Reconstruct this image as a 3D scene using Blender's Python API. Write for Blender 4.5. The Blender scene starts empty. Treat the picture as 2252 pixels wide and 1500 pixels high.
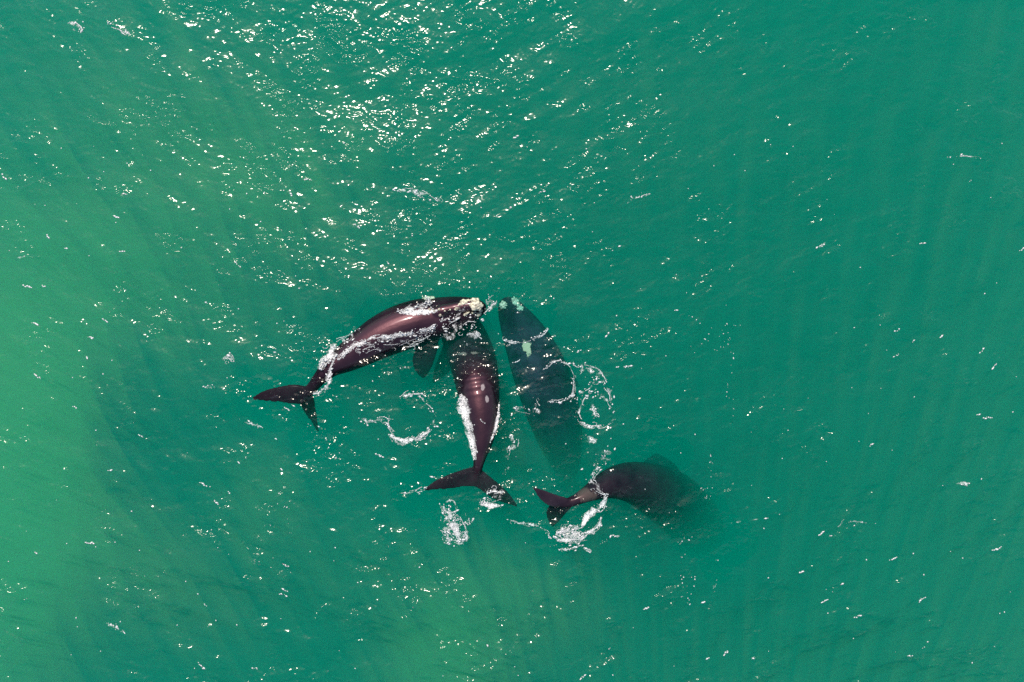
import bpy, bmesh, math, random
import numpy as np
from mathutils import Vector, Matrix
from mathutils.bvhtree import BVHTree

random.seed(7)
rng = np.random.default_rng(11)
scene = bpy.context.scene
col = scene.collection

# ------------------------------------------------------------------ camera, sky, sun, exposure
H = 32.65                      # height of the drone above the sea, metres
F = 1502.0                     # focal length in pixels of the 2252 x 1500 photograph (24 mm lens)
cam_data = bpy.data.cameras.new("camera")
cam_data.sensor_width = 36.0
cam_data.lens = 24.0
cam_data.clip_end = 2000.0
cam = bpy.data.objects.new("camera", cam_data)
cam.location = (0, 0, H)
col.objects.link(cam)
scene.camera = cam

SUN = Vector((-0.225, 0.60, 1.0)).normalized()
sun_el = math.asin(SUN.z)
sun_az = math.atan2(SUN.x, SUN.y)
world = bpy.data.worlds.new("World")
scene.world = world
world.use_nodes = True
wn = world.node_tree
bg = wn.nodes["Background"]
sky = wn.nodes.new("ShaderNodeTexSky")
sky.sky_type = 'NISHITA'
sky.sun_disc = False
sky.sun_elevation = sun_el
sky.sun_rotation = sun_az
wn.links.new(sky.outputs[0], bg.inputs[0])
bg.inputs[1].default_value = 0.125

sl = bpy.data.lights.new("sun", 'SUN')
sl.energy = 4.5
sl.angle = math.radians(0.5)
sl.color = (1.0, 0.93, 0.84)
so = bpy.data.objects.new("sun", sl)
so.rotation_euler = SUN.to_track_quat('Z', 'Y').to_euler()
so.location = SUN * 60
col.objects.link(so)

scene.view_settings.view_transform = 'Standard'
scene.view_settings.look = 'None'
scene.view_settings.gamma = 1.0
scene.view_settings.exposure = -0.16
scene.cycles.max_bounces = 8
scene.cycles.volume_bounces = 4
scene.cycles.diffuse_bounces = 3
scene.cycles.glossy_bounces = 2
scene.cycles.transmission_bounces = 2
scene.cycles.transparent_max_bounces = 16
scene.cycles.sample_clamp_indirect = 4.0
scene.cycles.sample_clamp_direct = 9.0
scene.cycles.use_denoising = False
scene.cycles.caustics_reflective = False
scene.cycles.caustics_refractive = False


# ------------------------------------------------------------------ helpers
def P(px, py, z=0.0):
    """A point of the place: where the photograph's pixel lies at height z."""
    d = (H - z) / F
    return Vector(((px - 1126.0) * d, (750.0 - py) * d, z))


def tag(o, label=None, cat=None, group=None, kind=None):
    if label:
        o["label"] = label
    if cat:
        o["category"] = cat
    if group:
        o["group"] = group
    if kind:
        o["kind"] = kind
    return o


def new_mat(name):
    m = bpy.data.materials.new(name)
    m.use_nodes = True
    nt = m.node_tree
    nt.nodes.clear()
    out = nt.nodes.new("ShaderNodeOutputMaterial")
    return m, nt, out


def N(nt, kind, **kw):
    n = nt.nodes.new(kind)
    for k, v in kw.items():
        if k in n.inputs:
            n.inputs[k].default_value = v
        else:
            setattr(n, k, v)
    return n


def mesh_np(name, verts, faces, mat, smooth=True):
    """A mesh from numpy arrays; faces is k x 3 or k x 4."""
    verts = np.asarray(verts, dtype=np.float32)
    faces = np.asarray(faces, dtype=np.int32)
    me = bpy.data.meshes.new(name)
    k = faces.shape[1]
    me.vertices.add(len(verts))
    me.vertices.foreach_set("co", verts.ravel())
    me.loops.add(faces.size)
    me.loops.foreach_set("vertex_index", faces.ravel())
    me.polygons.add(len(faces))
    me.polygons.foreach_set("loop_start", np.arange(0, faces.size, k, dtype=np.int32))
    me.polygons.foreach_set("use_smooth", np.full(len(faces), smooth))
    me.update(calc_edges=True)
    if mat:
        me.materials.append(mat)
    return me


def link(name, me, parent=None):
    o = bpy.data.objects.new(name, me)
    col.objects.link(o)
    if parent:
        o.parent = parent
    return o


# ------------------------------------------------------------------ the sea's height field (periodic 64 m tile)
NG, LT = 1536, 64.0
DX = LT / NG
kx = np.fft.fftfreq(NG, d=DX) * 2 * np.pi
KX, KY = np.meshgrid(kx, kx)
KK = np.hypot(KX, KY) + 1e-9
KA = np.arctan2(KY, KX)


def band(l0, l1, slope, dirs, power=2.0, falloff=0.0):
    """Gaussian waves with wavelengths l0..l1, travelling about the given directions (degrees, spread power)."""
    f = np.fft.fft2(rng.standard_normal((NG, NG)))
    k0, k1 = 2 * np.pi / l1, 2 * np.pi / l0
    w = np.exp(-np.clip(np.log(k0 / KK), 0, None) ** 2 / 0.03) * np.exp(-np.clip(np.log(KK / k1), 0, None) ** 2 / 0.03)
    w *= KK ** (-2.0 - falloff)
    d = 0
    for a, g in dirs:
        d = d + g * np.abs(np.cos(KA - math.radians(a))) ** power
    f = f * w * d
    h = np.real(np.fft.ifft2(f))
    sx = np.real(np.fft.ifft2(1j * KX * f))
    sy = np.real(np.fft.ifft2(1j * KY * f))
    return h * (slope / math.sqrt((sx ** 2 + sy ** 2).mean()))


def field(l0, l1):
    f = np.fft.fft2(rng.standard_normal((NG, NG)))
    k0, k1 = 2 * np.pi / l1, 2 * np.pi / l0
    w = ((KK > k0) & (KK < k1)) * KK ** -1.0
    h = np.real(np.fft.ifft2(f * w))
    return h / h.std()


gust = np.clip(np.exp(0.75 * field(1.2, 9.0) - 0.05), 0.68, 2.8)
sea_h = (band(3.0, 9.0, 0.055, [(75, 1.0), (110, 0.6)], 6)
         + band(0.9, 3.0, 0.10, [(62, 1.0), (118, 0.9)], 6)
         + gust * (band(0.30, 1.0, 0.12, [(66, 1.0), (114, 1.0)], 4.0) + band(0.11, 0.30, 0.145, [(65, 1.0), (112, 1.0)], 2.0)))


def sea_at(x, y):
    i = np.mod(np.round((np.asarray(y) + LT / 2) / DX).astype(int), NG)
    j = np.mod(np.round((np.asarray(x) + LT / 2) / DX).astype(int), NG)
    return sea_h[i, j]


# ------------------------------------------------------------------ water: the body is a turbid volume, its surface a sheet of waves
m_water, nt, out = new_mat("turbid_green_water")
sc_ = N(nt, "ShaderNodeVolumeScatter", Color=(0.0, 0.87, 0.63, 1), Density=0.108, Anisotropy=0.15)
ab_ = N(nt, "ShaderNodeVolumeAbsorption", Color=(0.0, 0.918, 0.893, 1), Density=0.42)
ad = N(nt, "ShaderNodeAddShader")
nt.links.new(sc_.outputs[0], ad.inputs[0])
nt.links.new(ab_.outputs[0], ad.inputs[1])
nt.links.new(ad.outputs[0], out.inputs["Volume"])

W, DEPTH = 160.0, 26.0
v = [(sx * W, sy * W, z) for z in (0.0, -DEPTH) for sx, sy in ((-1, -1), (1, -1), (1, 1), (-1, 1))]
f = [(0, 1, 2, 3), (7, 6, 5, 4), (0, 4, 5, 1), (1, 5, 6, 2), (2, 6, 7, 3), (3, 7, 4, 0)]
water = link("water", mesh_np("water", v, f, m_water, smooth=False))
tag(water, kind="structure")

m_bed, nt, out = new_mat("sand")
b = N(nt, "ShaderNodeBsdfPrincipled", Roughness=0.9)
no = N(nt, "ShaderNodeTexNoise", Scale=0.3, Detail=4.0)
ra = N(nt, "ShaderNodeValToRGB")
ra.color_ramp.elements[0].color = (0.28, 0.24, 0.16, 1)
ra.color_ramp.elements[1].color = (0.42, 0.37, 0.26, 1)
tc = N(nt, "ShaderNodeTexCoord")
nt.links.new(tc.outputs["Object"], no.inputs["Vector"])
nt.links.new(no.outputs[0], ra.inputs[0])
nt.links.new(ra.outputs[0], b.inputs["Base Color"])
nt.links.new(b.outputs[0], out.inputs["Surface"])
ng = 90
gx = np.linspace(-W + 1, W - 1, ng)
X, Y = np.meshgrid(gx, gx)
Z = -DEPTH + 1.6 + 0.6 * np.sin(X * 0.09 + 1) * np.cos(Y * 0.07) + 0.3 * np.sin(X * 0.31 + Y * 0.2)
idx = np.arange(ng * ng).reshape(ng, ng)
quads = np.stack([idx[:-1, :-1], idx[:-1, 1:], idx[1:, 1:], idx[1:, :-1]], -1).reshape(-1, 4)
seabed = link("seabed", mesh_np("seabed", np.stack([X, Y, Z], -1).reshape(-1, 3), quads, m_bed))
tag(seabed, kind="structure")

# ------------------------------------------------------------------ clouds of stirred-up silt, sun shafts shaped in as streaks: one closed lens of murkier water
m_sed_shafts, nt, out = new_mat("silt_and_sun_shafts")
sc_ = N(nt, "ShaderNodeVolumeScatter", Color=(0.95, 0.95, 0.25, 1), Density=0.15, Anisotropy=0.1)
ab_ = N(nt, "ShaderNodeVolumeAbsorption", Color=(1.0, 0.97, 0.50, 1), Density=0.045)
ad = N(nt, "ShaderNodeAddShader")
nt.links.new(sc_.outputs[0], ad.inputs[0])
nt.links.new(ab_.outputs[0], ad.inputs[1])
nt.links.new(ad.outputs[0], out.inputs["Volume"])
CLOUDS = [(-30, 1060, 130, 300, 0, 5.5), (40, 800, 130, 170, 20, 1.8), (230, 560, 170, 110, 20, 1.7), (520, 400, 210, 90, 25, 1.6), (690, 300, 170, 80, 10, 0.7),
          (600, 1085, 60, 75, 0, 0.8), (300, 1210, 170, 80, 30, 1.3), (985, 1445, 80, 95, 0, 3.4), (1150, 1290, 100, 70, 20, 1.2), (1195, 1010, 55, 60, 0, 0.9),
          (1000, 615, 110, 32, 0, 0.9), (1140, 640, 60, 30, 0, 0.5), (850, 1230, 160, 70, 0, 0.5), (470, 700, 220, 110, 30, 0.6), (2150, 1250, 300, 400, 0, 0.22),
          (2280, 500, 200, 500, 0, 0.2), (1750, 1480, 420, 110, 0, 0.2), (1430, 330, 260, 120, 0, 0.15), (200, 150, 330, 160, 0, 0.3)]
gx = np.arange(-42, 42.01, 0.09)
gy = np.arange(-30, 30.01, 0.3)
X, Y = np.meshgrid(gx, gy)
T_ = np.zeros_like(X)
for px, py, sx, sy, rot, amp in CLOUDS:
    c = P(px, py, -2.0)
    k_ = (H + 2.0) / F
    a_ = math.radians(-rot)
    u_ = ((X - c.x) * math.cos(a_) + (Y - c.y) * math.sin(a_)) / (sx * k_)
    v_ = (-(X - c.x) * math.sin(a_) + (Y - c.y) * math.cos(a_)) / (sy * k_)
    T_ += amp * np.exp(-0.5 * (u_ ** 2 + v_ ** 2))
ax_, ay_ = 9.0, -47.0                      # point on which the imitated sun shafts converge
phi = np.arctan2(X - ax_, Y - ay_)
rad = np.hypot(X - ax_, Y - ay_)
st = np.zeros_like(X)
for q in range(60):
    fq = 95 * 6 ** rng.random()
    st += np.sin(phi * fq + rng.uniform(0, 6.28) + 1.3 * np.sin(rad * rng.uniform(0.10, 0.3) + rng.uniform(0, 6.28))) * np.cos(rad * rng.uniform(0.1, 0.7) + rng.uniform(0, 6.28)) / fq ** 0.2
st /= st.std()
T_ = T_ * (1 + 0.26 * st) + 0.032 * np.clip(st + 0.5, 0, None)  # sun shafts put into the cloud thickness as streaks
tracks = [[(560, 876), (660, 870), (720, 815), (800, 760), (900, 712), (1065, 675)], [(690, 870), (702, 950)], [(935, 740), (928, 830)],
          [(936, 1078), (1048, 1045), (1136, 1110)], [(1048, 1045), (1060, 930), (1050, 830), (1000, 690)],
          [(1112, 655), (1150, 725), (1200, 850), (1240, 980), (1252, 1090)], [(1170, 1072), (1250, 1108), (1340, 1064), (1440, 1070), (1590, 1200)],
          [(1214, 1158), (1240, 1115)], [(1445, 1000), (1440, 1060)]]


def seg_dist(x, y, pts):
    d = np.full(x.shape, 1e9)
    for (ax, ay), (bx, by) in zip(pts[:-1], pts[1:]):
        vx, vy = bx - ax, by - ay
        t = np.clip(((x - ax) * vx + (y - ay) * vy) / (vx * vx + vy * vy), 0, 1)
        d = np.minimum(d, np.hypot(x - ax - t * vx, y - ay - t * vy))
    return d


def whale_dist(x, y):
    d = np.full(x.shape, 1e9)
    for t in tracks:
        d = np.minimum(d, seg_dist(x, y, [tuple(P(*p)[:2]) for p in t]))
    return d


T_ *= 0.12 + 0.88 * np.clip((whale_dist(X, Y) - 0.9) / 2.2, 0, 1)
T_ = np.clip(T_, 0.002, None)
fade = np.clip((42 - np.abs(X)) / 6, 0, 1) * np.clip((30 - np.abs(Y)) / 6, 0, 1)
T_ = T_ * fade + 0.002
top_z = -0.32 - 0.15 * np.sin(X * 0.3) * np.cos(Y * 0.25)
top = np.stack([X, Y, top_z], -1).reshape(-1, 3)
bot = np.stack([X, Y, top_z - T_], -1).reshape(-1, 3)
ny_, nx_ = X.shape
idx = np.arange(nx_ * ny_).reshape(ny_, nx_)
q1 = np.stack([idx[:-1, :-1], idx[:-1, 1:], idx[1:, 1:], idx[1:, :-1]], -1).reshape(-1, 4)
rim = np.concatenate([idx[0, :], idx[1:, -1], idx[-1, -2::-1], idx[-2:0:-1, 0]])
r2 = np.roll(rim, -1)
side = np.stack([rim, rim + nx_ * ny_, r2 + nx_ * ny_, r2], -1)
sed_shafts = link("sediment_and_shafts", mesh_np("sediment_and_shafts", np.vstack([top, bot]), np.vstack([q1, q1[:, ::-1] + nx_ * ny_, side]), m_sed_shafts))
tag(sed_shafts, "pale green clouds of stirred-up silt drifting in the sea water, with imitated sun shafts as streaks", "sediment_and_shafts", None, "stuff")

# ------------------------------------------------------------------ materials of whales, callosities, foam


def whale_mat(name, dark, light, patches=(), pale=0.5, scale=1.0):
    m, nt, out = new_mat(name)
    L = nt.links.new
    b = N(nt, "ShaderNodeBsdfPrincipled", Roughness=0.45)
    ge = N(nt, "ShaderNodeNewGeometry")
    sx = N(nt, "ShaderNodeSeparateXYZ")
    L(ge.outputs["Position"], sx.inputs[0])
    rs = N(nt, "ShaderNodeMapRange")          # skin in water has almost no refractive step, skin in air has one
    rs.inputs[1].default_value, rs.inputs[2].default_value = -0.03, 0.05
    rs.inputs[3].default_value, rs.inputs[4].default_value = 0.02, 0.7
    L(sx.outputs[2], rs.inputs[0])
    L(rs.outputs[0], b.inputs["Specular IOR Level"])
    b.inputs["Specular Tint"].default_value = (1.0, 0.44, 0.50, 1)
    cw = N(nt, "ShaderNodeMath", operation='MULTIPLY')
    cw.inputs[1].default_value = 0.5
    L(rs.outputs[0], cw.inputs[0])
    L(cw.outputs[0], b.inputs["Coat Weight"])
    b.inputs["Coat Roughness"].default_value = 0.13
    tc = N(nt, "ShaderNodeTexCoord")
    n1 = N(nt, "ShaderNodeTexNoise", Scale=0.9 * scale, Detail=6.0, Roughness=0.65)
    L(tc.outputs["Object"], n1.inputs["Vector"])
    r1 = N(nt, "ShaderNodeMapRange")
    r1.inputs[1].default_value, r1.inputs[2].default_value = 0.35, 0.68
    L(n1.outputs[0], r1.inputs[0])
    mix = N(nt, "ShaderNodeMix", data_type='RGBA')
    mix.inputs[6].default_value = (*dark, 1)
    mix.inputs[7].default_value = (*light, 1)
    L(r1.outputs[0], mix.inputs[0])
    cur = mix.outputs[2]
    # pale scuffs and scratches
    mp = N(nt, "ShaderNodeMapping")
    mp.inputs["Scale"].default_value = (2.6, 1.1, 1.5)
    L(tc.outputs["Object"], mp.inputs[0])
    n2 = N(nt, "ShaderNodeTexNoise", Scale=2.2, Detail=5.0, Roughness=0.7)
    L(mp.outputs[0], n2.inputs["Vector"])
    r2 = N(nt, "ShaderNodeMapRange")
    r2.inputs[1].default_value, r2.inputs[2].default_value = 0.66, 0.74
    r2.inputs[4].default_value = pale
    L(n2.outputs[0], r2.inputs[0])
    mix2 = N(nt, "ShaderNodeMix", data_type='RGBA')
    mix2.inputs[7].default_value = (0.16, 0.13, 0.14, 1)
    L(cur, mix2.inputs[6])
    L(r2.outputs[0], mix2.inputs[0])
    cur = mix2.outputs[2]
    for (c, r, colr) in patches:
        vm = N(nt, "ShaderNodeVectorMath", operation='SUBTRACT')
        vm.inputs[1].default_value = c
        L(tc.outputs["Object"], vm.inputs[0])
        vd = N(nt, "ShaderNodeVectorMath", operation='DIVIDE')
        vd.inputs[1].default_value = r
        L(vm.outputs[0], vd.inputs[0])
        ln = N(nt, "ShaderNodeVectorMath", operation='LENGTH')
        L(vd.outputs[0], ln.inputs[0])
        nn = N(nt, "ShaderNodeTexNoise", Scale=3.5, Detail=4.0, Roughness=0.7)
        L(tc.outputs["Object"], nn.inputs["Vector"])
        ma = N(nt, "ShaderNodeMath", operation='MULTIPLY_ADD')
        ma.inputs[1].default_value = 2.2
        L(nn.outputs[0], ma.inputs[0])
        L(ln.outputs["Value"], ma.inputs[2])
        rr = N(nt, "ShaderNodeMapRange")
        rr.inputs[1].default_value, rr.inputs[2].default_value = 2.15, 1.9
        L(ma.outputs[0], rr.inputs[0])
        mx = N(nt, "ShaderNodeMix", data_type='RGBA')
        mx.inputs[7].default_value = (*colr, 1)
        L(cur, mx.inputs[6])
        L(rr.outputs[0], mx.inputs[0])
        cur = mx.outputs[2]
    L(cur, b.inputs["Base Color"])
    bp = N(nt, "ShaderNodeBump", Strength=0.25, Distance=0.03)
    n3 = N(nt, "ShaderNodeTexNoise", Scale=6.0, Detail=5.0, Roughness=0.6)
    L(tc.outputs["Object"], n3.inputs["Vector"])
    L(n3.outputs[0], bp.inputs["Height"])
    L(bp.outputs[0], b.inputs["Normal"])
    L(b.outputs[0], out.inputs["Surface"])
    return m


m_call, nt, out = new_mat("callosity")
b = N(nt, "ShaderNodeBsdfPrincipled", Roughness=0.8)
no = N(nt, "ShaderNodeTexNoise", Scale=9.0, Detail=4.0)
ra = N(nt, "ShaderNodeValToRGB")
ra.color_ramp.elements[0].position, ra.color_ramp.elements[1].position = 0.35, 0.6
ra.color_ramp.elements[0].color = (0.26, 0.22, 0.17, 1)
ra.color_ramp.elements[1].color = (0.86, 0.80, 0.60, 1)
tc = N(nt, "ShaderNodeTexCoord")
nt.links.new(tc.outputs["Object"], no.inputs["Vector"])
nt.links.new(no.outputs[0], ra.inputs[0])
nt.links.new(ra.outputs[0], b.inputs["Base Color"])
nt.links.new(b.outputs[0], out.inputs["Surface"])

m_eye, nt, out = new_mat("eye")
b = N(nt, "ShaderNodeBsdfPrincipled", Roughness=0.1)
b.inputs["Base Color"].default_value = (0.01, 0.009, 0.009, 1)
nt.links.new(b.outputs[0], out.inputs["Surface"])

m_foam, nt, out = new_mat("sea_foam")
b = N(nt, "ShaderNodeBsdfPrincipled", Roughness=0.3)
b.inputs["Base Color"].default_value = (0.88, 0.86, 0.84, 1)
nt.links.new(b.outputs[0], out.inputs["Surface"])


# thin foam film: bubbles drawn into lace, the water showing through the gaps
m_film, nt, out = new_mat("foam_film")
L = nt.links.new
b = N(nt, "ShaderNodeBsdfPrincipled", Roughness=0.35)
b.inputs["Base Color"].default_value = (0.90, 0.88, 0.86, 1)
tr = N(nt, "ShaderNodeBsdfTransparent")
at = N(nt, "ShaderNodeAttribute", attribute_name="cover")
tc = N(nt, "ShaderNodeTexCoord")
wn_ = N(nt, "ShaderNodeTexNoise", Scale=3.0, Detail=3.0)
L(tc.outputs["Object"], wn_.inputs["Vector"])
wa = N(nt, "ShaderNodeVectorMath", operation='MULTIPLY_ADD')
wa.inputs[1].default_value = (0.5, 0.5, 0.0)
L(wn_.outputs["Color"], wa.inputs[0])
L(tc.outputs["Object"], wa.inputs[2])


def lace_layer(scale, w):
    vo = N(nt, "ShaderNodeTexVoronoi", Scale=scale)
    vo.feature = 'DISTANCE_TO_EDGE'
    L(wa.outputs[0], vo.inputs["Vector"])
    r_ = N(nt, "ShaderNodeMapRange")
    r_.inputs[1].default_value, r_.inputs[2].default_value = w, w * 0.25
    L(vo.outputs["Distance"], r_.inputs[0])
    return r_.outputs[0]


l1, l2 = lace_layer(6.0, 0.10), lace_layer(14.0, 0.16)
mxl = N(nt, "ShaderNodeMath", operation='MAXIMUM')
L(l1, mxl.inputs[0])
L(l2, mxl.inputs[1])
cn = N(nt, "ShaderNodeTexNoise", Scale=2.6, Detail=5.0, Roughness=0.7)
L(tc.outputs["Object"], cn.inputs["Vector"])
cs = N(nt, "ShaderNodeMath", operation='MULTIPLY_ADD')       # cover * 1.1 + noise
cs.inputs[1].default_value = 0.55
L(at.outputs["Fac"], cs.inputs[0])
cn2 = N(nt, "ShaderNodeMath", operation='MULTIPLY')
cn2.inputs[1].default_value = 1.5
L(cn.outputs[0], cn2.inputs[0])
L(cn2.outputs[0], cs.inputs[2])
thin = N(nt, "ShaderNodeMapRange")                            # where lace holds
thin.inputs[1].default_value, thin.inputs[2].default_value = 0.95, 1.25
L(cs.outputs[0], thin.inputs[0])
thick = N(nt, "ShaderNodeMapRange")                           # where the film is closed and white
thick.inputs[1].default_value, thick.inputs[2].default_value = 1.42, 1.62
L(cs.outputs[0], thick.inputs[0])
m1_ = N(nt, "ShaderNodeMath", operation='MULTIPLY')
L(mxl.outputs[0], m1_.inputs[0])
L(thin.outputs[0], m1_.inputs[1])
m2_ = N(nt, "ShaderNodeMath", operation='MAXIMUM')
L(m1_.outputs[0], m2_.inputs[0])
L(thick.outputs[0], m2_.inputs[1])
mxs = N(nt, "ShaderNodeMixShader")
L(m2_.outputs[0], mxs.inputs[0])
L(tr.outputs[0], mxs.inputs[1])
L(b.outputs[0], mxs.inputs[2])
L(mxs.outputs[0], out.inputs["Surface"])


# ------------------------------------------------------------------ whales
def catmull(pts, n):
    pts = np.asarray(pts, float)
    ext = np.vstack([2 * pts[0] - pts[1], pts, 2 * pts[-1] - pts[-2]])
    t = np.linspace(0, len(pts) - 1 - 1e-9, n)
    o = []
    for u in t:
        i = int(u)
        f_ = u - i
        p0, p1, p2, p3 = ext[i], ext[i + 1], ext[i + 2], ext[i + 3]
        o.append(0.5 * ((2 * p1) + (-p0 + p2) * f_ + (2 * p0 - 5 * p1 + 4 * p2 - p3) * f_ ** 2 + (-p0 + 3 * p1 - 3 * p2 + p3) * f_ ** 3))
    return np.array(o)


def loft(bm, spine, n=90, seg=32, shape=None):
    """spine rows: px, py, z, half width in px, height above the spine / half width, depth below / half width."""
    rows = []
    for px, py, z, hw, hu, hl in spine:
        p = P(px, py, z)
        w = hw * (H - z) / F
        rows.append((p.x, p.y, p.z, w, w * hu, w * hl))
    s = catmull(rows, n)
    rings = []
    for i in range(n):
        a, c = s[max(i - 1, 0)], s[min(i + 1, n - 1)]
        T = Vector(c[:3] - a[:3]).normalized()
        S = Vector((0, 0, 1)).cross(T).normalized()
        U = T.cross(S)
        p = Vector(s[i][:3])
        w, hu, hl = np.maximum(s[i][3:], 0.004)
        ring = []
        for k in range(seg):
            th = 2 * math.pi * k / seg
            cx, cy = math.cos(th), math.sin(th)
            g = shape(i / (n - 1), th) if shape else 1.0
            q = p + S * (w * cx * g) + U * ((hu if cy > 0 else hl) * cy * g)
            ring.append(bm.verts.new(q))
        rings.append(ring)
    for i in range(n - 1):
        for k in range(seg):
            bm.faces.new((rings[i][k], rings[i][(k + 1) % seg], rings[i + 1][(k + 1) % seg], rings[i + 1][k]))
    bm.faces.new(list(reversed(rings[0])))
    bm.faces.new(rings[-1])


def blade(bm, lead, trail, t0, t1, n=28, m=10):
    """A fluke lobe or flipper between a leading and a trailing edge (px, py, z), lens-shaped in section."""
    A = catmull([P(*p) for p in lead], n)
    B = catmull([P(*p) for p in trail], n)
    top, bot = [], []
    for i in range(n):
        u = i / (n - 1)
        th = t0 + (t1 - t0) * u
        rt, rb = [], []
        for j in range(m + 1):
            w = j / m
            p = Vector(A[i] * (1 - w) + B[i] * w)
            prof = (math.sin(math.pi * min(1, max(0, w ** 0.7))) ** 0.6) if 0 < j < m else 0.0
            h = 0.5 * th * max(prof, 0.25)
            rt.append(bm.verts.new(p + Vector((0, 0, h))))
            rb.append(bm.verts.new(p - Vector((0, 0, h))))
        top.append(rt)
        bot.append(rb)
    for i in range(n - 1):
        for j in range(m):
            bm.faces.new((top[i][j], top[i][j + 1], top[i + 1][j + 1], top[i + 1][j]))
            bm.faces.new((bot[i][j], bot[i + 1][j], bot[i + 1][j + 1], bot[i][j + 1]))
        bm.faces.new((top[i][0], top[i + 1][0], bot[i + 1][0], bot[i][0]))
        bm.faces.new((top[i][m], bot[i][m], bot[i + 1][m], top[i + 1][m]))
    for i, fl in ((0, 1), (n - 1, 0)):
        for j in range(m):
            q = (top[i][j], bot[i][j], bot[i][j + 1], top[i][j + 1])
            bm.faces.new(q if fl else tuple(reversed(q)))


bodies = []


def whale(build, mat, label, centre, voxel=0.045):
    """One continuous body: the lofts and blades grown together, then smoothed."""
    bm = bmesh.new()
    build(bm)
    bmesh.ops.recalc_face_normals(bm, faces=bm.faces)
    me = bpy.data.meshes.new("whale")
    bm.to_mesh(me)
    bm.free()
    tmp = bpy.data.objects.new("tmp", me)
    col.objects.link(tmp)
    r = tmp.modifiers.new("remesh", 'REMESH')
    r.mode = 'VOXEL'
    r.voxel_size = voxel
    s = tmp.modifiers.new("smooth", 'SMOOTH')
    s.factor, s.iterations = 0.5, 5
    dg = bpy.context.evaluated_depsgraph_get()
    body = bpy.data.meshes.new_from_object(tmp.evaluated_get(dg))
    bpy.data.objects.remove(tmp)
    bpy.data.meshes.remove(me)
    c = P(*centre)
    co = np.empty(len(body.vertices) * 3, dtype=np.float32)
    body.vertices.foreach_get("co", co)
    co = co.reshape(-1, 3)
    polys = [tuple(p.vertices) for p in body.polygons]
    bvh = BVHTree.FromPolygons([tuple(q) for q in co.tolist()], polys)
    body.vertices.foreach_set("co", (co - np.array(c, dtype=np.float32)).ravel())
    body.polygons.foreach_set("use_smooth", np.full(len(body.polygons), True))
    body.update()
    body.materials.clear()
    body.materials.append(mat)
    body.name = "whale"
    o = link("whale", body)
    o.location = c
    tag(o, label, "whale", "right whales swimming together")
    bodies.append(bvh)
    return o, bvh, c


def on_body(bvh, px, py):
    e = Vector((0, 0, H))
    d = (P(px, py, 0) - e).normalized()
    loc, nrm, _i, _d = bvh.ray_cast(e, d)
    return loc, nrm


def lump(parent, bvh, c, px, py, rx, ry, h, name="callosity", mat=None, rot=0.0, seed=0):
    """A crusty raised patch sitting on the skin under the pixel px, py; rx, ry in px, h in metres."""
    loc, nrm = on_body(bvh, px, py)
    if loc is None:
        return None
    k = (H - loc.z) / F
    bm = bmesh.new()
    bmesh.ops.create_icosphere(bm, subdivisions=4, radius=1.0)
    rnd = random.Random(seed * 31 + int(px * 7 + py))
    ph = [rnd.uniform(0, 6.28) for _ in range(6)]
    fq = [rnd.uniform(2.5, 7) for _ in range(6)]
    q = nrm.to_track_quat('Z', 'Y')
    R = Matrix.Rotation(rot, 3, 'Z')
    for v_ in bm.verts:
        p = v_.co
        g = 1 + 0.16 * math.sin(fq[0] * p.x + ph[0]) * math.sin(fq[1] * p.y + ph[1]) + 0.10 * math.sin(fq[2] * 2 * p.x + ph[2] + 3 * p.y) + 0.07 * math.sin(fq[3] * 3 * p.y + ph[3] + 4 * p.z)
        lp = R @ Vector((p.x * rx * k * g, p.y * ry * k * g, p.z * h * g))
        v_.co = q @ lp + loc - c
    me = bpy.data.meshes.new(name)
    bm.to_mesh(me)
    bm.free()
    me.polygons.foreach_set("use_smooth", np.full(len(me.polygons), True))
    me.materials.append(mat or m_call)
    return link(name, me, parent)


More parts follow.
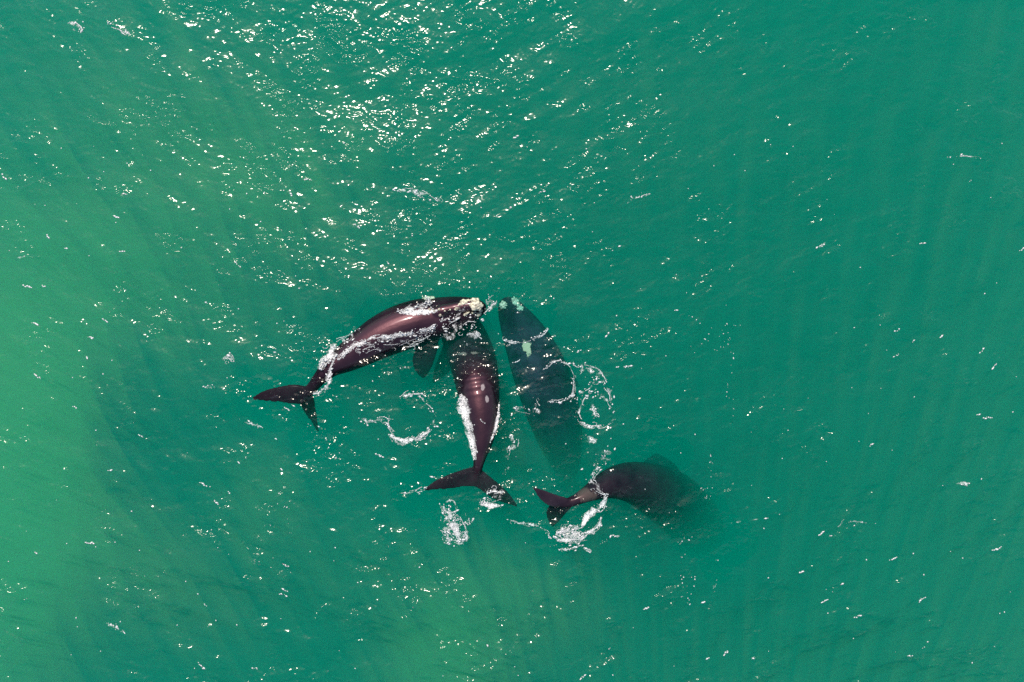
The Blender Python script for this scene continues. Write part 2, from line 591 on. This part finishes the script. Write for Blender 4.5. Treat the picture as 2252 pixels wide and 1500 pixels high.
# --- the whale rolling along at the surface, its back out of the water
def build_1(bm):
    def shape(u, th):
        return 1.0
    loft(bm, [
        (1068, 677, -0.20, 3, 1.0, 1.0),
        (1060, 677, -0.28, 15, 0.75, 1.2),
        (1040, 680, -0.42, 26, 0.60, 1.2),
        (1005, 688, -0.58, 37, 0.70, 1.1),
        (965, 699, -0.80, 46, 0.92, 1.0),
        (925, 708, -0.88, 51, 1.02, 1.0),
        (880, 722, -0.84, 51, 1.03, 1.0),
        (838, 741, -0.75, 47, 1.05, 1.0),
        (798, 765, -0.64, 40, 1.06, 1.05),
        (762, 787, -0.56, 32, 1.05, 1.1),
        (730, 806, -0.42, 23, 1.05, 1.25),
        (706, 829, -0.36, 16, 1.0, 1.5),
        (688, 850, -0.34, 12.5, 0.85, 1.5),
        (672, 866, -0.33, 11, 0.6, 1.0),
        (655, 876, -0.33, 7, 0.5, 0.7)], n=120)
    # upper jaw: the narrow arched rostrum
    loft(bm, [
        (1062, 668, -0.05, 4, 1, 1), (1052, 669, -0.02, 11, 0.9, 1.4), (1030, 672, -0.02, 12, 0.8, 2.0),
        (1000, 678, -0.06, 13, 0.9, 2.0), (970, 685, -0.14, 15, 1.1, 2.0), (940, 694, -0.3, 14, 1.1, 2.0)], n=50, seg=20)
    blade(bm, [(676, 850, -0.33), (648, 845, -0.30), (614, 850, -0.24), (580, 859, -0.16), (554, 874, -0.06)],
          [(668, 889, -0.36), (645, 889, -0.32), (617, 885, -0.26), (585, 883, -0.18), (558, 880, -0.08)], 0.22, 0.07)
    blade(bm, [(684, 860, -0.33), (690, 874, -0.5), (694, 895, -0.85), (698, 922, -1.3), (702, 950, -1.9)],
          [(655, 882, -0.36), (662, 895, -0.55), (672, 912, -0.9), (684, 930, -1.4), (698, 951, -1.9)], 0.22, 0.08)
    blade(bm, [(964, 735, -1.0), (964, 760, -1.0), (956, 790, -1.15), (946, 815, -1.4), (934, 832, -1.7)],
          [(918, 740, -1.0), (914, 765, -1.0), (906, 793, -1.15), (914, 818, -1.4), (928, 832, -1.7)], 0.34, 0.12)


# --- the whale arching its tail stock out of the water in the middle
def build_2(bm):
    def shape(u, th):
        a = 1.0
        if 0.30 < u < 0.49 and math.sin(th) > -0.3:
            k_ = math.sin(math.pi * (u - 0.30) / 0.19)
            a += 0.030 * k_ * math.sin((u - 0.30) * 2 * math.pi * 7 / 0.19 + 0.9 * math.cos(th) ** 2)
        return a
    loft(bm, [
        (992, 668, -3.8, 6, 1, 1),
        (998, 680, -3.6, 26, 0.8, 1),
        (1008, 710, -3.0, 42, 0.85, 1),
        (1022, 745, -2.35, 50, 0.9, 1),
        (1037, 785, -1.75, 52, 0.95, 1),
        (1046, 820, -1.2, 50, 0.98, 1),
        (1052, 855, -0.8, 47, 1.0, 1),
        (1057, 890, -0.58, 42, 1.05, 1.1),
        (1060, 920, -0.46, 37, 1.1, 1.2),
        (1061, 950, -0.38, 30, 1.2, 1.4),
        (1059, 978, -0.30, 22.5, 1.3, 1.7),
        (1055, 1005, -0.26, 14.5, 1.4, 2.2),
        (1051, 1028, -0.28, 10.5, 1.3, 2.2),
        (1048, 1045, -0.34, 9, 0.9, 1.2),
        (1046, 1062, -0.36, 6, 0.6, 0.8)], n=150, shape=shape)
    blade(bm, [(1052, 1024, -0.34), (1022, 1031, -0.36), (990, 1042, -0.34), (958, 1056, -0.28), (932, 1076, -0.18)],
          [(1048, 1071, -0.38), (1022, 1070, -0.38), (994, 1075, -0.34), (962, 1077, -0.28), (936, 1080, -0.20)], 0.22, 0.08)
    blade(bm, [(1050, 1026, -0.34), (1072, 1043, -0.45), (1095, 1062, -0.6), (1118, 1083, -0.85), (1139, 1112, -1.2)],
          [(1044, 1070, -0.38), (1060, 1080, -0.5), (1080, 1095, -0.65), (1104, 1106, -0.9), (1135, 1115, -1.2)], 0.22, 0.08)
    blade(bm, [(980, 745, -3.4), (968, 775, -3.7), (955, 810, -4.3), (950, 840, -4.9)],
          [(1010, 770, -3.4), (1000, 800, -3.7), (982, 825, -4.3), (955, 843, -4.9)], 0.36, 0.12)


# --- the whale wholly under water beside it
def build_3(bm):
    loft(bm, [
        (1112, 655, -1.35, 4, 1, 1),
        (1115, 664, -1.45, 20, 0.6, 1),
        (1127, 690, -1.7, 33, 0.7, 1),
        (1146, 725, -2.0, 45, 0.85, 1),
        (1166, 765, -2.1, 54, 0.92, 1),
        (1184, 808, -2.2, 60, 0.95, 1),
        (1199, 850, -2.4, 61, 0.96, 1),
        (1213, 895, -3.1, 60, 1.0, 1),
        (1226, 940, -4.1, 54, 1.0, 1.05),
        (1236, 980, -5.4, 44, 1.05, 1.2),
        (1244, 1015, -6.9, 32, 1.1, 1.4),
        (1250, 1045, -8.3, 17, 1.1, 1.6),
        (1254, 1068, -9.3, 13, 0.9, 1.2),
        (1256, 1085, -9.9, 8, 0.6, 0.8)], n=120)
    loft(bm, [(1107, 660, -1.35, 5, 1, 1), (1112, 668, -1.25, 13, 0.8, 1.2), (1122, 700, -1.35, 15, 0.8, 2.0),
              (1136, 735, -1.5, 16, 0.8, 2), (1150, 765, -1.75, 16, 0.8, 2)], n=40, seg=20)
    blade(bm, [(1256, 1060, -9.2), (1230, 1062, -9.4), (1205, 1074, -9.6), (1180, 1096, -10.0)],
          [(1256, 1092, -9.6), (1232, 1090, -9.6), (1206, 1094, -9.8), (1182, 1100, -10.0)], 0.24, 0.08)
    blade(bm, [(1252, 1060, -9.2), (1280, 1064, -9.4), (1304, 1078, -9.6), (1328, 1102, -10.0)],
          [(1254, 1092, -9.6), (1278, 1092, -9.6), (1302, 1098, -9.8), (1326, 1106, -10.0)], 0.24, 0.08)
    blade(bm, [(1218, 770, -3.0), (1240, 792, -3.4), (1262, 822, -4.0), (1276, 850, -4.6)],
          [(1222, 812, -3.0), (1240, 832, -3.4), (1258, 848, -4.0), (1273, 853, -4.6)], 0.36, 0.12)


# --- the whale diving away with one tail tip in the air
def build_4(bm):
    loft(bm, [
        (1572, 1196, -17.2, 5, 1, 1),
        (1566, 1190, -16.4, 26, 0.8, 1),
        (1552, 1174, -14.4, 46, 0.85, 1),
        (1532, 1152, -11.4, 58, 0.9, 1),
        (1508, 1128, -8.2, 64, 0.95, 1),
        (1478, 1100, -5.2, 64, 0.97, 1),
        (1444, 1080, -2.7, 58, 0.98, 1),
        (1410, 1066, -1.75, 50, 1.0, 1),
        (1376, 1060, -1.2, 42, 1.0, 1.05),
        (1344, 1064, -0.82, 33, 1.0, 1.15),
        (1316, 1075, -0.58, 24.5, 1.0, 1.25),
        (1292, 1087, -0.38, 17, 1.0, 1.4),
        (1270, 1098, -0.24, 12.5, 0.95, 1.4),
        (1250, 1106, -0.16, 10.5, 0.7, 1.0),
        (1232, 1110, -0.12, 7, 0.6, 0.8)], n=130)
    blade(bm, [(1268, 1100, -0.18), (1244, 1094, -0.02), (1218, 1086, 0.16), (1194, 1077, 0.34), (1170, 1070, 0.55)],
          [(1250, 1116, -0.20), (1224, 1117, -0.08), (1204, 1111, 0.08), (1186, 1097, 0.26), (1171, 1073, 0.52)], 0.24, 0.08)
    blade(bm, [(1212, 1108, -0.22), (1204, 1118, -0.35), (1201, 1130, -0.6), (1205, 1145, -0.95), (1213, 1158, -1.3)],
          [(1266, 1106, -0.22), (1255, 1119, -0.35), (1243, 1132, -0.6), (1230, 1147, -0.95), (1217, 1159, -1.3)], 0.24, 0.10)
    blade(bm, [(1398, 1048, -2.6), (1404, 1030, -3.1), (1418, 1012, -3.7), (1440, 997, -4.4)],
          [(1512, 1085, -4.4), (1504, 1052, -4.4), (1484, 1020, -4.4), (1450, 998, -4.5)], 0.34, 0.12)


DK, LT_ = (0.011, 0.006, 0.012), (0.031, 0.015, 0.024)
c1, c2, c3, c4 = (860, 728, -0.9), (1052, 880, -0.9), (1199, 850, -3.0), (1410, 1066, -1.75)


def off(px, py, z, c):
    return tuple(P(px, py, z) - P(*c))


m1 = whale_mat("whale_skin_brown", DK, LT_, patches=[(off(968, 738, -0.9, c1), (0.24, 0.2, 0.5), (0.6, 0.58, 0.5))], pale=0.25)
m2 = whale_mat("whale_skin_scuffed", DK, (0.035, 0.018, 0.026), patches=[(off(1062, 852, 0.1, c2), (0.10, 0.16, 0.5), (0.35, 0.3, 0.3)),
                                                                      (off(1071, 878, 0.2, c2), (0.09, 0.16, 0.5), (0.35, 0.3, 0.3)),
                                                                      (off(1022, 778, -1.0, c2), (0.3, 0.1, 0.7), (0.22, 0.17, 0.15)),
                                                                      (off(1042, 776, -1.0, c2), (0.3, 0.1, 0.7), (0.22, 0.17, 0.15))], pale=0.5)
m3 = whale_mat("whale_skin_blazed", (0.008, 0.007, 0.018), (0.046, 0.042, 0.070), patches=[(off(1157, 762, -1.2, c3), (0.24, 0.28, 0.8), (0.62, 0.50, 0.34)), (off(1163, 774, -1.2, c3), (0.13, 0.30, 0.8), (0.62, 0.50, 0.34))], pale=0.4)
m4 = whale_mat("whale_skin_grey", (0.010, 0.007, 0.014), (0.030, 0.021, 0.030), patches=[(off(1290, 1090, -0.2, c4), (0.5, 0.35, 0.6), (0.085, 0.065, 0.060))], pale=0.35)

w1, b1, o1 = whale(build_1, m1, "dark brown whale rolling at the surface, pale crusts on its snout, tail to the west", c1)
w1["label"] = "brown whale lying along the surface, pale crusts on its snout, foam over its flank"
w2, b2, o2 = whale(build_2, m2, "whale arching its bare wrinkled back out of the water between two other whales", c2)
w3, b3, o3 = whale(build_3, m3, "dim whale wholly under the green water with a white blaze on its back", c3)
w4, b4, o4 = whale(build_4, m4, "diving whale whose head fades into deep water, one tail tip raised into the air", c4)

for i, (px, py, rx, ry, h) in enumerate([(1049, 672, 13, 11, 0.17), (1020, 664, 9, 7, 0.10), (1044, 660, 10, 5, 0.10), (944, 656, 14, 7, 0.10),
                                        (1004, 679, 5, 3.5, 0.09), (968, 693, 3.5, 3, 0.08), (966, 681, 3, 3, 0.08), (945, 681, 3, 3, 0.08),
                                        (1026, 690, 8, 3, 0.07), (1053, 692, 6, 5, 0.08), (1036, 670, 4, 5, 0.07), (1011, 670, 4, 3, 0.06), (1030, 661, 5, 3, 0.07),
                                        (1057, 683, 4, 4, 0.08), (1041, 688, 4, 2.5, 0.06), (990, 681, 2.5, 2, 0.06), (978, 684, 2, 2, 0.05), (955, 684, 2.5, 2, 0.06)]):
    lump(w1, b1, o1, px, py, rx, ry, h, seed=i)
lump(w1, b1, o1, 984, 686, 12, 2.2, 0.05, name="blowhole", mat=m_eye, rot=0.25)
for i, (px, py, rx, ry, h) in enumerate([(1107, 671, 9, 9, 0.14), (1134, 664, 12, 7, 0.10), (1144, 678, 6, 8, 0.06)]):
    lump(w3, b3, o3, px, py, rx, ry, h, seed=20 + i)

# ------------------------------------------------------------------ the wavy surface of the sea
m_surf, nt, out = new_mat("sea_surface")
L = nt.links.new
gl = N(nt, "ShaderNodeBsdfGlossy", Roughness=0.075)
gl.inputs["Color"].default_value = (1, 0.93, 0.86, 1)
tr = N(nt, "ShaderNodeBsdfTransparent")
fr = N(nt, "ShaderNodeFresnel", IOR=1.37)
mx = N(nt, "ShaderNodeMixShader")
L(fr.outputs[0], mx.inputs[0])
L(tr.outputs[0], mx.inputs[1])
L(gl.outputs[0], mx.inputs[2])
L(mx.outputs[0], out.inputs["Surface"])

# slick water around the whales: only the sunward wavelets stay there
def sheet(xs, ys, keep=None):
    X, Y = np.meshgrid(xs, ys)
    Zs = sea_at(X, Y)
    co = np.stack([X, Y, Zs + 0.02], -1).reshape(-1, 3)
    nx, ny = len(xs), len(ys)
    idx = np.arange(nx * ny).reshape(ny, nx)
    q = np.stack([idx[:-1, :-1], idx[:-1, 1:], idx[1:, 1:], idx[1:, :-1]], -1).reshape(-1, 4)
    if keep is not None:
        q = q[keep(co, q)]
    return co, q


def keep_inner(co, q):
    c = co[q].mean(1)
    d = whale_dist(c[:, 0], c[:, 1])
    e1 = co[q[:, 1]] - co[q[:, 0]]
    e2 = co[q[:, 3]] - co[q[:, 0]]
    n = np.cross(e1, e2)
    n /= np.linalg.norm(n, axis=1)[:, None]
    hs = np.array([SUN.x, SUN.y]) / math.hypot(SUN.x, SUN.y)
    tilt = n[:, :2] @ hs
    edge = 1.5 + 0.5 * np.sin(c[:, 0] * 2.1) * np.cos(c[:, 1] * 1.7)
    return (d > edge) | (tilt > 0.15)


XI, YI = 27.0, 18.5
xs = np.arange(-XI, XI + 1e-6, DX)
ys = np.arange(-YI, YI + 1e-6, DX)
co, q = sheet(xs, ys, keep_inner)
xo = np.arange(-W + 1, W - 1, 0.5)
co2, q2 = sheet(xo, xo, lambda c, q: ~((np.abs(c[q].mean(1)[:, 0]) < XI) & (np.abs(c[q].mean(1)[:, 1]) < YI)))
surf_co = np.vstack([co, co2])
surf_q = np.vstack([q, q2 + len(co)])
used = np.zeros(len(surf_co), bool)
used[surf_q.ravel()] = True
remap = np.cumsum(used) - 1
surface = link("water_surface", mesh_np("water_surface", surf_co[used], remap[surf_q], m_surf))
tag(surface, kind="structure")


# ------------------------------------------------------------------ foam
OCT_V = np.array([(1, 0, 0), (-1, 0, 0), (0, 1, 0), (0, -1, 0), (0, 0, 1), (0, 0, -1)], float)
OCT_F = np.array([(0, 2, 4), (2, 1, 4), (1, 3, 4), (3, 0, 4), (2, 0, 5), (1, 2, 5), (3, 1, 5), (0, 3, 5)])


def top_at(x, y):
    z = float(sea_at(x, y)) + 0.02
    for b_ in bodies:
        loc, *_ = b_.ray_cast(Vector((x, y, 4.0)), Vector((0, 0, -1)))
        if loc is not None and loc.z > z:
            z = loc.z
    return z


class Foam:
    def __init__(self, seed):
        self.sv, self.sf, self.sa = [], [], []
        self.b = []          # x, y, z, r, stretch, angle, flat
        self.r = random.Random(seed)

    def blob(self, x, y, r, stretch=1.0, ang=0.0, lift=0.0, z=None):
        self.b.append((x, y, (top_at(x, y) if z is None else z) + lift + r * 0.3, r, stretch, ang))

    def line(self, pts, width, n, r0=0.008, r1=0.040, spray=0.0, fil=0.4, lace=0.02, film=1.0, dens=0.65, broken=0.6, taper=True):
        """Bubbles and lacy filaments scattered about a stroke given in px; width in px."""
        s = catmull([P(a, b_, 0)[:2] for a, b_ in pts], 120)
        R = self.r
        k = H / F
        def place(u, o_):
            i = min(int(u * 119), 118)
            t = s[i + 1] - s[i]
            p = s[i] + t * (u * 119 - i)
            ang = math.atan2(t[1], t[0])
            return p[0] - math.sin(ang) * o_, p[1] + math.cos(ang) * o_, ang

        def ww(u):
            return width * k * (0.35 + 0.65 * math.sin(math.pi * u) if taper else 1.0)

        m_, w_n = 90, 10
        length_ = float(np.hypot(*np.diff(s, axis=0).T).sum())
        g_ = (R.uniform(2.5, 5), R.uniform(0, 6), R.uniform(6, 12), R.uniform(0, 6))
        base = len(self.sv)
        wob = [(R.uniform(2, 9), R.uniform(0, 6.28), R.uniform(0.1, 0.35)) for _ in range(4)]
        for a_ in range(m_ + 1):
            u = a_ / m_
            gap = broken * max(0.0, 0.9 * math.sin(g_[0] * u * length_ + g_[1]) + 0.7 * math.sin(g_[2] * u * length_ + g_[3]))
            wv = sum(g * math.sin(q_ * 6.28 * u + p_) for q_, p_, g in wob) * 0.35
            for c_ in range(w_n + 1):
                v_ = -1 + 2 * c_ / w_n
                x, y, _a = place(u, (v_ * film + wv) * ww(u))
                self.sv.append((x, y, top_at(x, y) + 0.012))
                self.sa.append(dens - gap - max(abs(v_), max(0, 1 - min(u, 1 - u) / 0.08) if not taper else max(0, 1 - min(u, 1 - u) / 0.2)))
        for a_ in range(m_):
            for c_ in range(w_n):
                i0 = base + a_ * (w_n + 1) + c_
                self.sf += [(i0, i0 + 1, i0 + w_n + 2), (i0, i0 + w_n + 2, i0 + w_n + 1)]
        length = float(np.hypot(*np.diff(s, axis=0).T).sum())
        # clumps of bubbles, uneven along the stroke
        nc = max(3, int(n * 0.12))
        cl = [(R.random(), R.gauss(0, 0.45), R.uniform(0.3, 1.0)) for _ in range(nc)]
        for _ in range(int(n * (1 - fil) * 0.26)):
            cu, co_, cs = R.choice(cl)
            u = min(max(cu + R.gauss(0, 0.22 * cs / max(length, 0.4)), 0), 1)
            x, y, ang = place(u, (co_ + R.gauss(0, 0.22)) * ww(u))
            r = r0 + (r1 - r0) * R.random() ** 3
            self.blob(x, y, r, R.uniform(1, 2.4), ang + R.gauss(0, 0.5), lift=R.random() * spray)
        # fine threads that run with the stroke, and lace cells between them
        for _ in range(int(n * fil * 0.07)):
            u, o_ = R.random(), R.gauss(0, 0.33)
            step = R.uniform(0.012, 0.020)
            r = R.uniform(0.006, 0.012)
            drift = 0.0
            for _k in range(R.randint(8, 30)):
                x, y, ang = place(u, o_ * ww(u))
                self.blob(x + R.gauss(0, 0.006), y + R.gauss(0, 0.006), r * R.uniform(0.6, 1.5), 2.4, ang + drift * 2)
                u += step * 1.7 / length
                drift += R.gauss(0, 0.12)
                o_ += drift * 0.012 / max(ww(u), 0.02)
                if u > 1:
                    break
        for _ in range(int(n * fil * lace)):
            u, o_ = R.random(), R.gauss(0, 0.5)
            x, y, ang = place(u, o_ * ww(u))
            rc = R.uniform(0.03, 0.11)
            a0, a1 = R.uniform(0, 6.28), R.uniform(2.2, 5.5)
            r = R.uniform(0.005, 0.010)
            m_ = max(5, int(rc * a1 / (r * 4)))
            for q_ in range(m_):
                a = a0 + a1 * q_ / m_
                self.blob(x + rc * 1.3 * math.cos(a) + R.gauss(0, 0.004), y + rc * math.sin(a) + R.gauss(0, 0.004), r * R.uniform(0.6, 1.5), 2.6, a + 1.57)

    def ring(self, cx, cy, rx, ry, width, n, a0=0, a1=360, **kw):
        pts = []
        for k_ in range(17):
            a = math.radians(a0 + (a1 - a0) * k_ / 16)
            w_ = 1 + 0.09 * math.sin(3 * a + cx) + self.r.gauss(0, 0.03)
            pts.append((cx + rx * w_ * math.cos(a), cy - ry * w_ * math.sin(a)))
        self.line(pts, width, n, taper=False, **kw)

    def build(self, label, name="foam"):
        a = np.array(self.b)
        ca, sa = np.cos(a[:, 5]), np.sin(a[:, 5])
        v_ = OCT_V[None] * 1.3 * a[:, 3, None, None] * np.stack([a[:, 4], np.ones(len(a)), np.full(len(a), 0.2)], -1)[:, None, :]
        vx = v_[..., 0] * ca[:, None] - v_[..., 1] * sa[:, None] + a[:, 0, None]
        vy = v_[..., 0] * sa[:, None] + v_[..., 1] * ca[:, None] + a[:, 1, None]
        vz = v_[..., 2] + a[:, 2, None]
        verts = np.stack([vx, vy, vz], -1).reshape(-1, 3)
        faces = (OCT_F[None] + 6 * np.arange(len(a))[:, None, None]).reshape(-1, 3)
        nb = len(verts)
        verts = np.vstack([verts, np.array(self.sv)])
        nf = len(faces)
        faces = np.vstack([faces, np.array(self.sf) + nb])
        me = mesh_np(name, verts, faces, m_foam)
        me.materials.append(m_film)
        mi = np.zeros(len(faces), dtype=np.int32)
        mi[nf:] = 1
        me.polygons.foreach_set("material_index", mi)
        at = me.attributes.new("cover", 'FLOAT', 'POINT')
        at.data.foreach_set("value", np.concatenate([np.ones(nb), np.array(self.sa)]).astype(np.float32))
        o = link(name, me)
        return tag(o, label, "foam", None, "stuff")


f1 = Foam(1)
f1.line([(962, 716), (948, 722), (930, 728), (905, 734), (885, 735), (868, 739), (845, 741), (822, 744), (800, 754), (780, 759), (760, 775), (745, 790)], 7, 900, spray=0.08, dens=1.15, taper=False)
f1.line([(955, 728), (925, 742), (890, 752), (855, 758), (825, 760), (790, 772)], 24, 420, fil=0.6, lace=0.12, dens=0.42)
f1.line([(875, 684), (900, 682), (925, 678), (945, 668), (938, 652)], 14, 600, spray=0.15, dens=1.0)
f1.line([(880, 688), (905, 687), (940, 686), (962, 684)], 7, 500, dens=1.6, broken=0.4)
f1.line([(790, 722), (765, 745), (745, 757), (730, 770), (722, 780)], 20, 300, dens=0.8)
f1.line([(742, 782), (725, 786), (712, 797), (708, 812)], 10, 600, spray=0.1, dens=1.4)
f1.line([(738, 788), (730, 806), (724, 830), (722, 848), (708, 862), (690, 866)], 9, 420, dens=1.0)
f1.line([(1062, 712), (1030, 706), (1000, 716), (975, 722)], 30, 300, fil=0.35, dens=0.55)
f1.line([(1030, 668), (1010, 690), (985, 700), (968, 706)], 16, 160, fil=0.4)
f1.line([(1080, 650), (1074, 668), (1090, 664), (1066, 690)], 16, 110)
f1.line([(960, 740), (1000, 738), (1040, 735), (1060, 742)], 24, 140, fil=0.3)
f1.build("white lacy foam washing along the flank of the whale at the surface")

f2 = Foam(2)
f2.line([(1014, 868), (1018, 890), (1024, 915), (1032, 945), (1042, 985), (1044, 1010)], 10, 600, spray=0.05, fil=0.3, r1=0.03, dens=1.5, broken=0.3)
f2.line([(1016, 872), (1020, 895), (1026, 918)], 16, 300, fil=0.2, r1=0.03, dens=1.8, broken=0.3)
f2.line([(1098, 885), (1095, 915), (1088, 945), (1078, 972)], 4, 300, fil=0.3, dens=1.4, broken=0.5)
f2.line([(1068, 1082), (1085, 1080), (1105, 1085), (1062, 1105), (1075, 1112), (1110, 1112)], 14, 260)
f2.line([(1056, 1104), (1066, 1110), (1085, 1112), (1104, 1112)], 8, 240, dens=1.1)
f2.line([(1072, 1086), (1085, 1081), (1108, 1083)], 6, 90)
f2.line([(870, 1086), (905, 1082), (928, 1076), (940, 1072)], 6, 110)
f2.build("white foam hugging both sides of the bare back and tail of the arching whale")

f3 = Foam(3)
f3.ring(900, 918, 52, 54, 9, 300, 150, 400)
f3.line([(855, 955), (875, 965), (898, 970), (930, 955), (945, 945)], 6, 400, dens=1.3)
f3.line([(790, 915), (812, 928), (845, 922), (860, 945)], 14, 200)
f3.line([(880, 875), (900, 868), (925, 872), (935, 890)], 10, 160)
f3.build("broken ring of foam on the slick water under the flipper")

f4 = Foam(4)
f4.ring(1310, 905, 38, 36, 8, 330)
f4.ring(1312, 890, 34, 50, 8, 140, 0, 180)
f4.line([(1300, 880), (1305, 905), (1318, 915)], 14, 90)
f4.line([(1195, 815), (1220, 795), (1245, 800), (1260, 825), (1258, 870), (1230, 884), (1205, 882)], 7, 360)  # these white lines partly imitate rows of sun glints
f4.line([(1105, 740), (1125, 752), (1160, 748), (1190, 738), (1205, 722)], 8, 260)
f4.line([(1170, 865), (1180, 890), (1178, 905), (1140, 900), (1130, 895)], 14, 170)
f4.line([(1260, 800), (1285, 810), (1315, 820), (1335, 850)], 18, 150)
f4.line([(1120, 935), (1128, 965), (1120, 1000), (1110, 1050)], 18, 100)
f4.build("thin foam lines, some standing in for sun glints, and a foam ring above and beside the sunken whale")

f5 = Foam(5)
f5.line([(985, 1112), (988, 1140), (998, 1160), (1010, 1190)], 30, 520, fil=0.5, lace=0.15, dens=0.75)
f5.ring(1003, 1178, 24, 18, 8, 420, 150, 390)
f5.line([(990, 1150), (1000, 1160), (1008, 1180)], 12, 260, dens=1.2)
f5.ring(990, 1115, 16, 14, 5, 120)
f5.line([(1015, 1155), (1035, 1145), (1042, 1140)], 7, 90)
f5.build("round splash of white foam below the tail of the arching whale")

f6 = Foam(6)
f6.line([(1335, 1090), (1325, 1110), (1305, 1125), (1290, 1138), (1280, 1158)], 9, 600, dens=1.4)
f6.line([(1280, 1158), (1262, 1160), (1240, 1165), (1234, 1168)], 9, 300)
f6.line([(1215, 1180), (1240, 1188), (1270, 1185), (1290, 1172), (1315, 1160), (1322, 1140)], 8, 600, dens=1.0)
f6.line([(1225, 1170), (1250, 1176), (1275, 1172)], 22, 420, fil=0.6, lace=0.2, dens=0.7)
f6.line([(1210, 1200), (1240, 1208), (1275, 1204), (1300, 1212)], 10, 220)
f6.line([(1320, 1195), (1350, 1180), (1360, 1178)], 6, 90)
f6.line([(1305, 1040), (1315, 1025), (1300, 1050), (1320, 1080), (1340, 1090)], 16, 220)
f6.line([(1110, 1140), (1140, 1150), (1175, 1156), (1200, 1168), (1212, 1185)], 6, 190)
f6.line([(1280, 960), (1310, 970), (1330, 1000), (1318, 1020)], 26, 90)
f6.build("white foam swirled up beside the raised tail of the diving whale")

f7 = Foam(7)
for pts, w_, n in [([(860, 415), (905, 420), (930, 426), (968, 442)], 10, 260), ([(150, 50), (170, 55), (182, 68)], 12, 200), ([(240, 55), (270, 62), (285, 78)], 10, 140),
                   ([(490, 790), (505, 785), (515, 795)], 12, 150), ([(450, 850), (475, 852)], 8, 60), ([(2080, 345), (2110, 342), (2150, 345), (2195, 350)], 6, 60),
                   ([(1600, 1150), (1640, 1145), (1690, 1140)], 5, 30), ([(2090, 1065), (2120, 1062), (2140, 1064)], 7, 50), ([(1840, 1160), (1870, 1148), (1930, 1153)], 5, 50),
                   ([(235, 1370), (255, 1380), (275, 1395)], 9, 80), ([(525, 925), (560, 935), (580, 942)], 7, 70), ([(1375, 445), (1400, 435), (1430, 425)], 7, 80),
                   ([(1795, 545), (1815, 535), (1840, 528)], 5, 30), ([(1650, 1450), (1665, 1450)], 6, 30), ([(30, 568), (60, 565)], 5, 30)]:
    f7.line(pts, w_, n)
for pts, w_, n in [([(1556, 985), (1560, 1060), (1552, 1130)], 22, 90), ([(1600, 730), (1604, 800), (1602, 950)], 16, 90), ([(1500, 1180), (1520, 1260), (1512, 1330)], 30, 110),
                   ([(1565, 1160), (1570, 1250), (1572, 1340)], 12, 40), ([(1580, 640), (1560, 720), (1590, 780)], 60, 90), ([(640, 1080), (600, 1150), (570, 1240)], 60, 110),
                   ([(680, 930), (720, 960), (735, 1010)], 40, 90)]:
    f7.line(pts, w_, n, fil=0.0, r0=0.008, r1=0.028, dens=-1)
for _ in range(280):                       # white bubbles and short flecks strewn over open water, standing in for sun glints
    p_ = P(f7.r.uniform(0, 2252), f7.r.uniform(300, 1500))
    if f7.r.random() < 0.3:
        a_ = f7.r.gauss(0.45 if p_.x > 0 else -0.45, 0.2)
        for q_ in range(f7.r.randint(2, 6)):
            f7.blob(p_.x + q_ * 0.07 * math.cos(a_) + f7.r.gauss(0, 0.02), p_.y + q_ * 0.07 * math.sin(a_) + f7.r.gauss(0, 0.02), f7.r.uniform(0.012, 0.04), f7.r.uniform(1, 2.5), a_)
    else:
        f7.blob(p_.x, p_.y, f7.r.uniform(0.01, 0.03), 1.4, f7.r.uniform(0, 3))
f7.build("small scattered flecks of foam on wave crests of the open sea, many standing in for sun glints")
